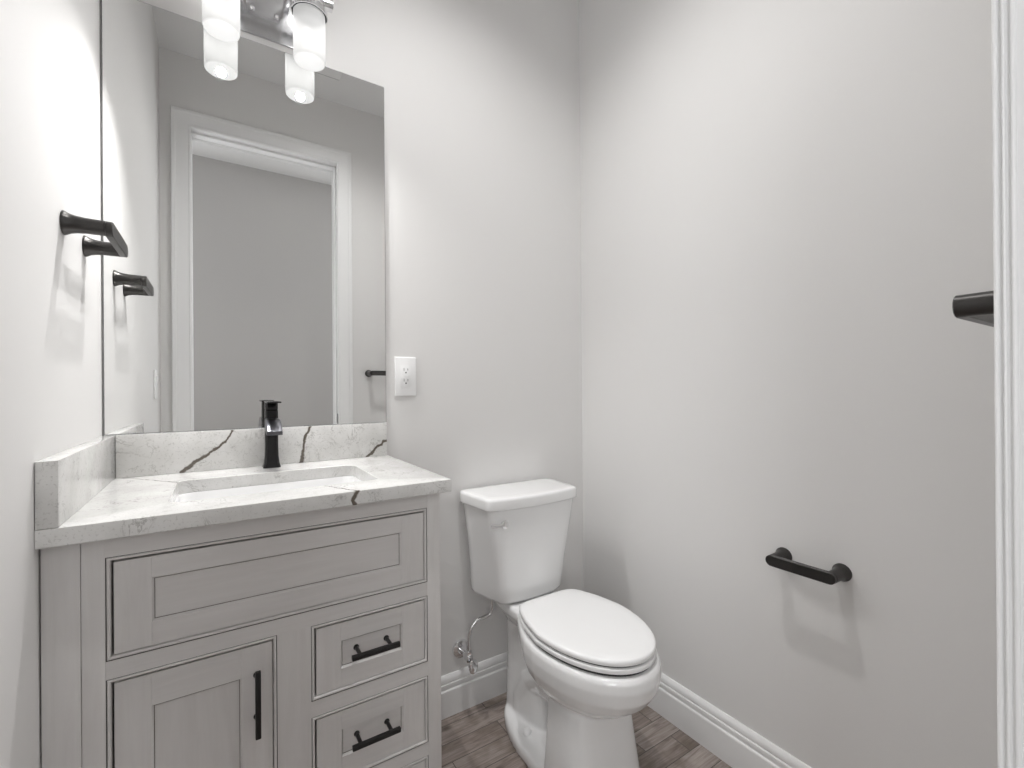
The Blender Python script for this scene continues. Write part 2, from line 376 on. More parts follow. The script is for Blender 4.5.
# casing profile: u = distance out from the opening, v = stand-off from the wall
def bead_pts(v0, v1, n=6):           # half round ridge on the inner edge
    c, r = (v0 + v1) / 2, (v1 - v0) / 2
    return [(0.0024 - 0.0024 * math.sin(PI * i / n), c - r * math.cos(PI * i / n)) for i in range(n + 1)]
PROF = ([(0.0030, 0.0), (0.0030, 0.0046)] + bead_pts(0.0050, 0.0088) + [(0.0030, 0.0092), (0.0030, 0.0106)] + bead_pts(0.0110, 0.0142) + [(0.0030, 0.0146), (0.0030, 0.0158)] + bead_pts(0.0160, 0.0197)
        + [(0.0045, 0.0200), (0.0080, 0.0195), (0.0110, 0.0170), (0.0180, 0.0165), (0.0560, 0.0150), (0.0600, 0.0155), (0.0640, 0.0180), (0.0740, 0.0190), (0.0780, 0.0180), (0.0800, 0.0150), (0.0800, 0.0)])
def casing(ywall, sgn):
    c = MB()
    rings = []
    for sx, sz, px, pz in ((-1, 0, DX0, 0), (-1, 1, DX0, DZ), (1, 1, DX1, DZ), (1, 0, DX1, 0)):
        rings.append([(px + sx * u, ywall + sgn * v, pz + sz * u) for u, v in PROF])
    c.loft(rings, True, True)
    return c
struct(casing(YF, 1).build('trim_1', M_TRIM, smooth=25), 'white moulded casing around the doorway on the bathroom side', 'door casing')
struct(casing(YF - WT, -1).build('trim_2', M_TRIM, smooth=25), 'white moulded casing around the doorway on the hall side', 'door casing')
k = MB(); k.box((b - 0.003, YF - 0.036, 0.90), (b + 0.001, YF - 0.001, 0.96), 0.001); k.box((b - 0.003, YF - 0.004, 0.915), (b + 0.001, YF + 0.007, 0.945), 0.001)
k.build('strike_plate', M_BLACK, door)['label'] = 'black strike plate'

BP = [(0, 0), (0.015, 0), (0.015, 0.0845), (0.0135, 0.0875), (0.0105, 0.0890), (0.0100, 0.0920), (0.0112, 0.0955), (0.0118, 0.1010), (0.0112, 0.1065), (0.0080, 0.1085),
      (0.0078, 0.1105), (0.0098, 0.1130), (0.0100, 0.1200), (0.0085, 0.1275), (0.0050, 0.1325), (0.0035, 0.1346), (0, 0.1346)]
def baseboard(name, fn, ends, label):
    m_ = MB(); m_.loft([[fn(e, d, z) for d, z in BP] for e in ends]); struct(m_.build(name, M_TRIM, smooth=25), label, 'baseboard')
baseboard('baseboard_back', lambda x, d, z: (x, -d, z), (0.652, XR), 'white moulded baseboard along the back wall behind the toilet')
baseboard('baseboard_right', lambda y, d, z: (XR - d, y, z), (0.0, YF), 'white moulded baseboard along the right wall')
baseboard('baseboard_front', lambda x, d, z: (x, YF + d, z), (DX1 + 0.081, XR), 'white moulded baseboard beside the doorway')
baseboard('baseboard_left', lambda y, d, z: (d, y, z), (-0.48, YF), 'white moulded baseboard along the left wall')
baseboard('baseboard_hall', lambda x, d, z: (x, YH + d, z), (X0H, X1H), 'white moulded baseboard along the hall wall')

# ------------------------------------------------------------------ vanity cabinet
van = thing('vanity_cabinet', 'grey glazed wooden vanity cabinet with one door and stacked drawers under the quartz top', 'cabinet', (0.333, -0.24, 0))
ZT = CZ - CT; FY = -0.459; BX0, BX1 = 0.047, 0.651
FT = 0.020
q = MB()
q.box((BX0, FY + FT, 0.10), (BX0 + 0.016, -0.003, ZT), 0.0005); q.box((BX1 - 0.016, FY + FT, 0.10), (BX1, -0.003, ZT), 0.0005)
q.box((BX0 + 0.016, FY + FT, 0.10), (BX1 - 0.016, -0.003, 0.116)); q.box((BX0 + 0.016, -0.012, 0.116), (BX1 - 0.016, -0.003, 0.80))
q.build('carcass', M_WV, van)
MB().box((BX0, FY + 0.07, 0.0), (BX1, FY + 0.086, 0.10)).build('toe_kick', M_WH, van)
q = MB(); q.box((0.0022, FY - 0.0005, 0.0), (BX0 - 0.0006, FY + FT, ZT), 0.0006); q.build('filler_strip', M_WV, van)
# openings (outer edge of the bead): name -> x0, x1, z0, z1
OP = {'false': (0.0755, 0.6195, 0.6675, 0.8335), 'door': (0.0755, 0.3190, 0.125, 0.6385), 'd1': (0.3780, 0.6195, 0.4900, 0.6375), 'd2': (0.3780, 0.6195, 0.3100, 0.4590), 'd3': (0.3780, 0.6195, 0.125, 0.2815)}
q = MB()
q.mi = 0
q.box((BX0, FY, 0.10), (OP['door'][0], FY + FT, ZT), 0.0008); q.box((OP['d1'][1], FY, 0.10), (BX1, FY + FT, ZT), 0.0008)
q.box((OP['door'][1], FY, 0.125), (OP['d1'][0], FY + FT, 0.6385))
q.mi = 1
q.box((OP['door'][0], FY, OP['false'][3]), (OP['d1'][1], FY + FT, ZT)); q.box((OP['door'][0], FY, 0.6385), (OP['d1'][1], FY + FT, OP['false'][2]))
q.box((OP['door'][0], FY, 0.10), (OP['d1'][1], FY + FT, 0.125))
q.box((OP['d1'][0], FY, 0.4590), (OP['d1'][1], FY + FT, 0.4900)); q.box((OP['d1'][0], FY, 0.2815), (OP['d1'][1], FY + FT, 0.3100)); q.box((OP['d1'][0], FY, 0.6375), (OP['d1'][1], FY + FT, 0.6386))
q.build('face_frame', [M_WV, M_WH], van)
BW = 0.0055                      # bead width
def bead(x0, x1, z0, z1):
    """glaze filled groove, half round bead and a dark reveal behind it"""
    m_ = MB()
    m_.mi = 1                    # dark back of groove and gap
    def frame(i0, i1, ya, yb):
        m_.box((x0 + i0, ya, z0 + i0), (x0 + i1, yb, z1 - i0)); m_.box((x1 - i1, ya, z0 + i0), (x1 - i0, yb, z1 - i0))
        m_.box((x0 + i1, ya, z0 + i0), (x1 - i1, yb, z0 + i1)); m_.box((x0 + i1, ya, z1 - i1), (x1 - i1, yb, z1 - i0))
    frame(0.0, 0.0012, FY + 0.0010, FY + FT)
    m_.mi = 0
    prof = [(0.0012, 0.0020), (0.0016, 0.0004), (0.0026, -0.0008), (0.0040, -0.0010), (0.0054, -0.0002), (0.0062, 0.0018), (0.0062, FT), (0.0012, FT)]
    rings = []
    for cx_, cz_, sx, sz in ((x0, z0, 1, 1), (x1, z0, -1, 1), (x1, z1, -1, -1), (x0, z1, 1, -1), (x0, z0, 1, 1)):
        rings.append([(cx_ + sx * d, FY + y, cz_ + sz * d) for d, y in prof])
    m_.loft(rings, False, False)
    return m_
GAP = 0.0062 + 0.0024
def front(x0, x1, z0, z1, pan):
    """inset front: two stiles, two rails and a recessed flat panel with a small chamfer round it"""
    m_ = MB(); th = 0.017; y0 = FY + 0.0028; yb = y0 + th
    px0, px1, pz0, pz1 = pan; px0 -= 0.003; px1 += 0.003; pz0 -= 0.003; pz1 += 0.003
    x0 += GAP + 0.0011; x1 -= GAP - 0.0010; z0 += GAP - 0.0010; z1 -= GAP + 0.0014
    m_.mi = 0
    m_.box((x0, y0, z0), (px0, yb, z1), 0.0007, 1); m_.box((px1, y0, z0), (x1, yb, z1), 0.0007, 1)
    m_.mi = 1
    m_.box((px0, y0, z0), (px1, yb, pz0), 0.0004, 1); m_.box((px0, y0, pz1), (px1, yb, z1), 0.0004, 1)
    def rc_(g, y): return [(px0 + g, y, pz0 + g), (px1 - g, y, pz0 + g), (px1 - g, y, pz1 - g), (px0 + g, y, pz1 - g)]
    m_.loft([rc_(-0.0004, y0 + 0.0004), rc_(0.0026, y0 + 0.0050)], False, False)
    m_.mi = 2                      # thin glaze line left in the corner of the recess
    m_.loft([rc_(0.0026, y0 + 0.0050), rc_(0.0027, y0 + 0.0062), rc_(0.0036, y0 + 0.0062), rc_(0.0037, y0 + 0.0056)], False, False)
    m_.mi = 3 if (px1 - px0) > (pz1 - pz0) else 0
    m_.loft([rc_(0.0037, y0 + 0.0056), rc_(0.006, y0 + 0.0056)], False, True)
    return m_
FM = [M_WV, M_WH, M_GLAZE2, M_WH]
def pull(p0, p1, parent):
    """bar pull: square bar with rounded edges on two round posts"""
    p0 = Vector(p0); p1 = Vector(p1); d = (p1 - p0).normalized(); L = (p1 - p0).length
    m_ = MB(); yb = FY - 0.029; r = 0.0046
    a_ = p0 - Vector((r, 0, r)) + d * r; b_ = p1 + Vector((r, 0, r)) - d * r
    m_.box((a_.x, yb - r, a_.z), (b_.x, yb + r, b_.z), 0.0016, 2)
    for s in (0.18, 0.82):
        c = p0 + d * L * s
        m_.lathe([(0.0058, 0.0), (0.0058, 0.0015), (0.0040, 0.004), (0.0040, 0.0320)], (c.x, FY + (0.0085 if d.x > 0.5 else 0.0029), c.z), (0, -1, 0), 16)
    return m_.build('handle', M_BLACK, parent)
def unit(key, name, pan):
    x0, x1, z0, z1 = OP[key]
    bead(x0, x1, z0, z1).build('bead', [M_WV, M_GLAZE], van, smooth=60)
    return front(x0, x1, z0, z1, pan).build(name, FM, van, smooth=0)
unit('false', 'false_front', (0.137, 0.558, 0.7175, 0.785))
dr = unit('door', 'door', (0.1355, 0.2585, 0.190, 0.572))
m_pull = pull((0.2855, 0, 0.477), (0.2855, 0, 0.596), dr); m_pull['label'] = 'black upright bar handle'
# door stile pull sits on the flat stile, so its posts start at the face
for key, pan, zc in (('d1', (0.4375, 0.5590, 0.538, 0.5875), 0.5665), ('d2', (0.4375, 0.5600, 0.359, 0.4085), 0.388), ('d3', (0.4375, 0.5600, 0.178, 0.2270), 0.208)):
    d_ = unit(key, 'drawer', pan)
    pull((0.448, 0, zc), (0.546, 0, zc), d_)['label'] = 'black level bar handle'

# ------------------------------------------------------------------ countertop with sink cut-out, splashes
SX0, SX1, SY0, SY1, SR = 0.151, 0.536, -0.387, -0.142, 0.022
def rrect(x0, x1, y0, y1, r, n=8):
    pts = []
    for cx_, cy_, a0 in ((x1 - r, y1 - r, 0), (x0 + r, y1 - r, PI / 2), (x0 + r, y0 + r, PI), (x1 - r, y0 + r, 1.5 * PI)):
        for i in range(n + 1):
            a_ = a0 + PI / 2 * i / n; pts.append((cx_ + r * math.cos(a_), cy_ + r * math.sin(a_)))
    return pts
def counter():
    m_ = MB(); bm = m_.bm; n = 8
    hole = rrect(SX0, SX1, SY0, SY1, SR, n); H = len(hole)
    e = 0.0025; y0, y1, x0, x1 = -CD_, -0.0008, 0.0008, CW
    r_ = 0.006                       # eased right front corner
    def outer(off):
        X0, X1, Y0, Y1 = x0, x1 - off, y0 + off, y1
        out = []
        for i, (hx, hy) in enumerate(hole):
            q_ = i // (n + 1); f = (i % (n + 1)) / n
            # project to the rectangle: corners in the order ++, -+, --, +-
            if q_ == 0: p = (X1, Y1 - (Y1 - (SY1 - SR)) * (1 - min(1, 2 * f))) if f <= .5 else (X1 - (X1 - (SX1 - SR)) * (2 * f - 1), Y1)
            elif q_ == 1: p = (X0 + ((SX0 + SR) - X0) * (1 - min(1, 2 * f)), Y1) if f <= .5 else (X0, Y1 - (Y1 - (SY1 - SR)) * (2 * f - 1))
            elif q_ == 2: p = (X0, Y0 + ((SY0 + SR) - Y0) * (1 - min(1, 2 * f))) if f <= .5 else (X0 + ((SX0 + SR) - X0) * (2 * f - 1), Y0)
            else: p = (X1 - (X1 - (SX1 - SR)) * (1 - min(1, 2 * f)), Y0) if f <= .5 else (X1, Y0 + ((SY0 + SR) - Y0) * (2 * f - 1))
            out.append(p)
        return out
    def big(off): return rrect(SX0 - off, SX1 + off, SY0 - off, SY1 + off, SR + off, n)
    Z0, Z1 = CZ - CT, CZ
    loops = [(big(0.0), Z0), (big(0.0), Z1 - 0.0015), (big(0.0015), Z1), (outer(e), Z1), (outer(e * .3), Z1 - e * .3), (outer(0), Z1 - e), (outer(0), Z0 + e * .6), (outer(e * .6), Z0), (big(0.0), Z0)]
    m_.loft([[(x, y, z) for x, y in L] for L, z in loops], False, False)
    bmesh.ops.remove_doubles(bm, verts=bm.verts[:], dist=0.00002)
    return m_
tag(counter().build('countertop', M_QC, smooth=40), 'white quartz countertop with cut-out sink on the grey vanity', 'countertop')
ZS = CZ + SH
tag(MB().box((ST + 0.0006, -ST, CZ + 0.0002), (0.6665, -0.0008, ZS), 0.0012).build('backsplash', M_QB), 'long white quartz backsplash with bold brown veins below the mirror', 'backsplash')
tag(MB().box((0.0008, -CD_ + 0.0005, CZ + 0.0002), (ST, -0.0008, ZS), 0.0012).build('side_splash', M_QS), 'short white quartz side splash against the left wall', 'backsplash')
# undermount sink
sk = thing('sink_basin', 'white rectangular undermount basin set into the quartz countertop', 'sink', ((SX0 + SX1) / 2, (SY0 + SY1) / 2, CZ - CT - 0.14))
q = MB(); zt = CZ - CT - 0.0004
R_ = []
for off, z, r in ((0.020, zt, 0.045), (-0.002, zt, 0.030), (-0.004, zt - 0.006, 0.030), (-0.010, zt - 0.090, 0.035), (-0.020, zt - 0.112, 0.042), (-0.045, zt - 0.125, 0.040), (-0.095, zt - 0.129, 0.02)):
    R_.append([(x, y, z) for x, y in rrect(SX0 - off, SX1 + off, SY0 - off, SY1 + off, r, 8)])
O_ = [[(x, y, z) for x, y in rrect(SX0 - off, SX1 + off, SY0 - off, SY1 + off, .045, 8)] for off, z in ((0.0, zt - 0.138), (0.008, zt - 0.12), (0.012, zt - 0.010), (0.020, zt - 0.008), (0.020, zt))]
q.loft(O_ + R_, True, True); q.build('basin', M_CERAMIC, sk, smooth=50)
q = MB(); zc_ = zt - 0.129
q.lathe([(0.024, 0.0), (0.024, 0.002), (0.021, 0.003), (0.019, 0.001), (0.015, 0.001), (0.013, 0.006), (0.004, 0.009)], ((SX0 + SX1) / 2, (SY0 + SY1) / 2, zc_), (0, 0, 1), 28); q.build('drain', M_CHROME, sk)

# ------------------------------------------------------------------ faucet
FXc, FYc = 0.347, -0.058
fa = thing('faucet', 'black single-hole faucet with flat lever behind the sink', 'faucet', (FXc, FYc, CZ))
def sq(cx_, cy_, z, hx, hy, r=0.006, n=5): return [(x, y, z) for x, y in rrect(cx_ - hx, cx_ + hx, cy_ - hy, cy_ + hy, min(r, hx * .9, hy * .9), n)]
q = MB()
q.loft([sq(FXc, FYc, CZ + 0.0002, 0.0205, 0.019), sq(FXc, FYc, CZ + 0.003, 0.0205, 0.019), sq(FXc, FYc, CZ + 0.012, 0.0180, 0.0165), sq(FXc, FYc, CZ + 0.030, 0.0160, 0.0150), sq(FXc, FYc, CZ + 0.060, 0.0152, 0.0145),
        sq(FXc, FYc, CZ + 0.150, 0.0152, 0.0145), sq(FXc, FYc, CZ + 0.152, 0.0138, 0.0130)])
q.build('body', M_FAUCET, fa)
q = MB()    # broad flat spout leaving the front of the body and dipping towards the mouth
def spr(y, zt_, th, hw):
    e_ = 0.003
    return [(FXc - hw, y, zt_ - th), (FXc + hw, y, zt_ - th), (FXc + hw, y, zt_ - e_), (FXc + hw - 0.001, y, zt_ - 0.001), (FXc + hw - e_, y, zt_), (FXc - hw + e_, y, zt_), (FXc - hw + 0.001, y, zt_ - 0.001), (FXc - hw, y, zt_ - e_)]
q.loft([spr(FYc - 0.005, 1.0250, 0.032, 0.0160), spr(FYc - 0.026, 1.0250, 0.030, 0.0168), spr(FYc - 0.044, 1.0230, 0.028, 0.0175), spr(FYc - 0.060, 1.0160, 0.024, 0.0178), spr(FYc - 0.074, 1.0060, 0.018, 0.0178), spr(FYc - 0.084, 0.9960, 0.010, 0.0178)])
q.build('spout', M_SPOUT, fa, smooth=30)
q = MB()
q.loft([sq(FXc, FYc, 1.0475, 0.0150, 0.0140), sq(FXc, FYc, 1.0640, 0.0150, 0.0140), sq(FXc, FYc, 1.0655, 0.0140, 0.0130)])
q.box((FXc - 0.0160, FYc - 0.080, 1.0660), (FXc + 0.0160, FYc + 0.016, 1.0700), 0.0012)
q.build('lever', M_FAUCET, fa)
q = MB(); q.tube([(FXc, FYc + 0.014, 0.99), (FXc, FYc + 0.022, 0.99), (FXc, FYc + 0.0225, 1.002), (FXc, FYc + 0.0225, 1.012)], [0.0025, 0.0025, 0.003, 0.004], 10); q.build('lift_rod', M_FAUCET, fa)

# ------------------------------------------------------------------ mirror
q = MB(); MT = 0.006; x0, x1, z0, z1 = 0.0035, 0.6710, ZS + 0.0006, 2.045
q.mi = 1; q.box((x0, -MT + 0.0003, z0), (x1, -0.0008, z1)); q.mi = 0
q.box((x0 + 0.0012, -MT, z0 + 0.0008), (x1 - 0.0006, -MT + 0.0005, z1 - 0.0006))
tag(q.build('mirror', [M_MIRROR, M_MEDGE], smooth=0), 'large frameless wall mirror above the vanity backsplash', 'mirror')

# ------------------------------------------------------------------ vanity light
LX, LY = 0.341, -0.091
vl = thing('vanity_light', 'chrome vanity light with two white glass cylinder shades above the mirror', 'wall light', (LX, -0.0008, 2.052))
MB().box((LX - 0.119, -0.0075, 2.0640), (LX + 0.119, -0.0008, 2.200), 0.0015).build('backplate', M_NICKEL, vl)
for s in (-1, 1):
    q = MB(); q.lathe([(0.0065, 0.0), (0.0065, 0.003), (0.0050, 0.0065), (0.0022, 0.0085)], (LX + s * 0.030, -0.0073, 2.134), (0, -1, 0), 18); q.build('cap_nut', M_CHROME, vl)
    q = MB(); q.box((LX + s * 0.052 - 0.0075, LY + 0.011, 2.153), (LX + s * 0.052 + 0.0075, -0.0070, 2.168), 0.001); q.build('arm', M_CHROME, vl)
MB().box((LX - 0.161, LY - 0.011, 2.150), (LX + 0.161, LY + 0.011, 2.172), 0.0012).build('crossbar', M_CHROME, vl)
for s in (-1, 1):
    cx_ = LX + s * 0.1005
    q = MB()
    q.lathe([(0.0430, 2.112), (0.0455, 2.112), (0.0455, 2.128), (0.0430, 2.128), (0.0430, 2.112)], (cx_, LY, 0), (0, 0, 1), 40)
    q.lathe([(0.020, 2.138), (0.020, 2.151), (0.008, 2.1515)], (cx_, LY, 0), (0, 0, 1), 24)
    for k_ in range(3):
        a_ = PI / 6 + k_ * 2 * PI / 3; ca, sa = math.cos(a_), math.sin(a_)
        pa = [Vector((cx_ + ca * rr_, LY + sa * rr_, z)) for rr_, z in ((0.0442, 2.122), (0.0442, 2.140), (0.040, 2.146), (0.015, 2.147))]
        tn = Vector((-sa, ca, 0)) * 0.004; ou = Vector((ca, sa, 0)) * 0.001
        q.loft([[p - tn - ou, p + tn - ou, p + tn + ou, p - tn + ou] for p in pa])
    q.build('shade_holder', M_CHROME, vl)
    q = MB()
    q.lathe([(0.0365, 2.136), (0.0400, 2.136), (0.0400, 1.992), (0.0392, 1.987), (0.0370, 1.9850), (0.0, 1.9848)], (cx_, LY, 0), (0, 0, 1), 48)
    bmesh.ops.remove_doubles(q.bm, verts=q.bm.verts[:], dist=0.0001)
    q.build('shade', M_SHADE, vl)['label'] = 'white glowing glass cylinder'

# ------------------------------------------------------------------ recessed ceiling lamp and exhaust grille (grille shows in the mirror)
dl = thing('recessed_downlight', 'round recessed ceiling lamp in the middle of the bathroom ceiling', 'ceiling light', (0.79, -0.635, ZC - 0.006))
q = MB(); q.lathe([(0.072, ZC - 0.0005), (0.094, ZC - 0.0005), (0.094, ZC - 0.003), (0.088, ZC - 0.005), (0.072, ZC - 0.005), (0.072, ZC - 0.0005)], (0.79, -0.635, 0), (0, 0, 1), 40); q.build('trim_ring', M_PLASTIC, dl)
q = MB(); q.lathe([(0.0715, ZC - 0.0010), (0.0715, ZC - 0.003), (0.0, ZC - 0.003)], (0.79, -0.635, 0), (0, 0, 1), 40); bmesh.ops.remove_doubles(q.bm, verts=q.bm.verts[:], dist=0.0001); q.build('lens', M_LENS, dl)
ve = thing('exhaust_grille', 'white square exhaust fan grille on the ceiling, its dark edge in the mirror', 'vent', (0.65, -0.975, ZC - 0.02))
q = MB(); q.box((0.525, -1.098, ZC - 0.018), (0.777, -0.850, ZC - 0.010), 0.003); q.build('cover', M_PLASTIC, ve)
q = MB(); q.box((0.525, -1.110, ZC - 0.0102), (0.777, -0.842, ZC - 0.0004)); q.build('housing_gap_shade', M_SLOT, ve)  # dark box runs past the cover, a strip in place of gap shadow

# ------------------------------------------------------------------ outlet and switch
ou = thing('wall_outlet', 'white rectangular wall outlet right of the mirror', 'outlet', (0.735, 0, 1.077))
MB().box((0.700, -0.0065, 1.0775), (0.770, -0.0006, 1.2015), 0.0025, 3).build('cover_plate', M_PLASTIC, ou)
rc = MB().box((0.7185, -0.0080, 1.1055), (0.7515, -0.0060, 1.1735), 0.0008).build('receptacle', M_PLASTIC, ou)
q = MB()
for zc in (1.1585, 1.1245):
    q.box((0.7280, -0.0083, zc - 0.001), (0.7294, -0.0078, zc + 0.008)); q.box((0.7404, -0.0083, zc), (0.7418, -0.0078, zc + 0.007)); q.lathe([(0.0024, 0), (0.0024, 0.0005)], (0.735, -0.0078, zc - 0.0065), (0, -1, 0), 14)
q.build('slot', M_SLOT, rc)
q = MB(); q.box((0.7255, -0.0084, 1.1385), (0.7342, -0.0078, 1.1430), 0.0002); q.box((0.7358, -0.0084, 1.1385), (0.7445, -0.0078, 1.1430), 0.0002); q.build('button', M_PLASTIC, rc)
sw = thing('light_switch', 'white rocker light switch on the left wall, seen in the mirror', 'light switch', (0, -1.075, 1.06))
MB().box((0.0006, -1.110, 1.066), (0.0065, -1.040, 1.190), 0.0022, 3).build('cover_plate', M_PLASTIC, sw)
q = MB(); q.loft([[(0.006, -1.0915, z), (x, -1.0915, z), (x, -1.0585, z), (0.006, -1.0585, z)] for x, z in ((0.0075, 1.0945), (0.0085, 1.128), (0.0125, 1.1615))]); q.build('rocker', M_PLASTIC, sw)

# ------------------------------------------------------------------ towel bars / paper holder: flared posts and a flat stadium bar
def holder(name, label, cat, o, along, out, span, length, group, proj=0.068, hz=0.0138):
    """o = wall point midway between posts; along/out unit vectors"""
    o = Vector(o); A = Vector(along); D = Vector(out); Z = Vector((0, 0, 1))
    t_ = thing(name, label, cat, o, group)
    for s in (-1, 1):
        c = o + A * s * span / 2; q = MB()
        # lathe profile: flange then a waist, sinks into the bar
        prof = [(0.0212, 0.0006), (0.0212, 0.0025), (0.0200, 0.005), (0.0172, 0.010), (0.0152, 0.018), (0.0140, 0.030), (0.0136, proj - 0.010)]
        q.lathe(prof, c, D, 28); q.build('post', M_BRONZE, t_)
    # stadium bar
    n = 12; L = length / 2 - hz; rings = []
    th = 0.012
    def stad(dd, k):
        pts = []
        for e_, a0 in ((1, -PI / 2), (-1, PI / 2)):
            for i in range(n + 1):
                a_ = a0 + PI * i / n
                pts.append(o + D * dd + A * (e_ * L + hz * k * math.cos(a_)) + Z * (hz * k * math.sin(a_)))
        return pts
    q = MB(); q.loft([stad(proj - th, 0.90), stad(proj - th + 0.0012, 1.0), stad(proj - 0.0012, 1.0), stad(proj, 0.90)])
    q.build('bar', M_BRONZE, t_)
    return t_
G = 'black bar holders on the walls'
holder('towel_bar', 'short black towel bar on the left wall beside the mirror', 'towel bar', (0, -0.242, 1.396), (0, 1, 0), (1, 0, 0), 0.155, 0.178, None)
holder('paper_holder', 'black toilet paper holder on the right wall near the toilet', 'toilet paper holder', (XR, -0.860, 0.652), (0, 1, 0), (-1, 0, 0), 0.134, 0.160, None)
holder('towel_bar', 'black towel bar end jutting out beside the white door casing', 'towel bar', (1.157, YF, 1.194), (1, 0, 0), (0, 1, 0), 0.350, 0.375, None, 0.085)

# ------------------------------------------------------------------ toilet
TB = (TX, -0.33, 0)
to = thing('toilet', 'white two-piece toilet with closed lid against the back wall', 'toilet', TB)
def egg(z, yb, yw, yf, hw, hb=None, n=64, eb=3.0, ef=2.1, cx=0.0):
    """closed plan outline: back edge yb, widest at yw, front tip yf; hb = half width at back"""
    pts = []
    for i in range(n):
        a_ = 2 * PI * i / n; ca, sa = math.cos(a_), math.sin(a_)
        e_ = ef if sa < 0 else eb
        x = hw * math.copysign(abs(ca) ** (2 / e_), ca)
        y = yw + ((yb - yw) if sa > 0 else (yw - yf)) * math.copysign(abs(sa) ** (2 / e_), sa)
        if sa > 0 and hb is not None:
            f = (y - yw) / (yb - yw); f = f * f * (3 - 2 * f)
            x *= 1 + (hb / hw - 1) * f
        pts.append((TX + cx + x, y, z))
    return pts
q = MB()
# bowl: rim down to the tuck-under above the pedestal
def bz(z): return 0.389 - (0.389 - z) * 0.86
q.loft([egg(0.389, -0.160, -0.40, -0.650, 0.160, 0.104), egg(0.380, -0.160, -0.40, -0.658, 0.166, 0.108)] + [egg(bz(z), a_, -0.40, f_, h_, k_) for z, a_, f_, h_, k_ in (
        (0.350, -0.160, -0.660, 0.168, 0.106), (0.310, -0.165, -0.652, 0.164, 0.096), (0.275, -0.175, -0.632, 0.153, 0.086), (0.245, -0.19, -0.602, 0.136, 0.078), (0.222, -0.21, -0.570, 0.116, 0.072),
        (0.208, -0.23, -0.545, 0.098, 0.068), (0.150, -0.23, -0.520, 0.080, 0.064))][::1])
# rear deck carrying the tank
q.loft([egg(0.402, -0.035, -0.14, -0.235, 0.098, 0.092, eb=5, ef=4), egg(0.392, -0.032, -0.14, -0.260, 0.104, 0.096, eb=5, ef=4), egg(0.372, -0.034, -0.14, -0.280, 0.102, 0.092, eb=5, ef=4), egg(0.345, -0.050, -0.15, -0.270, 0.084, 0.076, eb=4, ef=4), egg(0.32, -0.06, -0.16, -0.26, 0.066, 0.062, eb=4, ef=4)][::-1])
# rear column and trapway
q.loft([egg(z, -0.078, -0.15, -0.30, h, h * .95, eb=4, ef=4) for z, h in ((0.02, 0.072), (0.12, 0.066), (0.20, 0.064), (0.28, 0.064), (0.36, 0.068))])
q.tube([(TX, -0.44, 0.16), (TX, -0.36, 0.200), (TX, -0.28, 0.205), (TX, -0.21, 0.165), (TX, -0.17, 0.09), (TX, -0.17, 0.03)], [0.076, 0.076, 0.074, 0.070, 0.072, 0.074], 24)
# front pedestal column
PX = -0.010
def sh(r): return [(x + PX, y, z) for x, y, z in r]
q.loft([sh(egg(z, -0.400, -0.45, yf, h, h * .98, eb=12, ef=3.0)) for z, yf, h in ((0.0, -0.575, 0.134), (0.03, -0.572, 0.131), (0.10, -0.560, 0.124), (0.18, -0.548, 0.116), (0.24, -0.542, 0.112), (0.285, -0.53, 0.104))])
# foot: a low ledge running back from the pedestal
q.loft([egg(0.0, -0.073, -0.33, -0.50, 0.136, 0.127, eb=2.4, ef=4), egg(0.024, -0.073, -0.33, -0.50, 0.136, 0.127, eb=2.4, ef=4), egg(0.033, -0.078, -0.33, -0.50, 0.131, 0.122, eb=2.4, ef=4), egg(0.046, -0.10, -0.33, -0.50, 0.085, 0.075, eb=2.4, ef=4)])
bowl = q.build('bowl', M_CERAMIC, to, smooth=0)
rm = bowl.modifiers.new('cast', 'REMESH'); rm.mode = 'VOXEL'; rm.voxel_size = 0.004; rm.use_smooth_shade = True
sm = bowl.modifiers.new('soften', 'SMOOTH'); sm.factor = 0.5; sm.iterations = 6
# bolt caps
for s in (-1, 1):
    q = MB(); q.lathe([(0.0145, 0.0), (0.0145, 0.008), (0.0135, 0.014), (0.009, 0.019), (0.003, 0.0205)], (TX + s * 0.090, -0.262, 0.034), (0, 0, 1), 22); q.build('bolt_cap', M_PLASTIC, to)
# seat and lid
def seat_ring(z, g): return egg(z + 0.004, -0.232 - g, -0.405, -0.646 + g, 0.158 - g, 0.124 - g, n=80, eb=6, ef=2.05, cx=0.0015)
q = MB(); q.loft([seat_ring(z, g) for z, g in ((0.3940, 0.003), (0.3946, 0.001), (0.3955, 0.0), (0.4050, 0.0), (0.4064, 0.001), (0.4070, 0.003))]); q.build('seat', M_SEAT, to, smooth=50)
q = MB(); q.loft([seat_ring(z, g) for z, g in ((0.4122, 0.004), (0.4132, 0.002), (0.4145, 0.001), (0.4225, 0.001), (0.4262, 0.0035), (0.4280, 0.008), (0.4288, 0.030), (0.4292, 0.08))]); q.build('seat_lid', M_SEAT, to, smooth=60)
q = MB(); q.loft([seat_ring(z, 0.009) for z in (0.3840, 0.4130)]); q.build('bumper_gap_shade', M_SLOT, to)  # bumper stretched to a dark filler that paints shade into the seat gaps
for s in (-1, 1):
    MB().box((TX + s * 0.070 - 0.022, -0.240, 0.4020), (TX + s * 0.070 + 0.022, -0.222, 0.4215), 0.005, 3).build('hinge', M_SEAT, to)
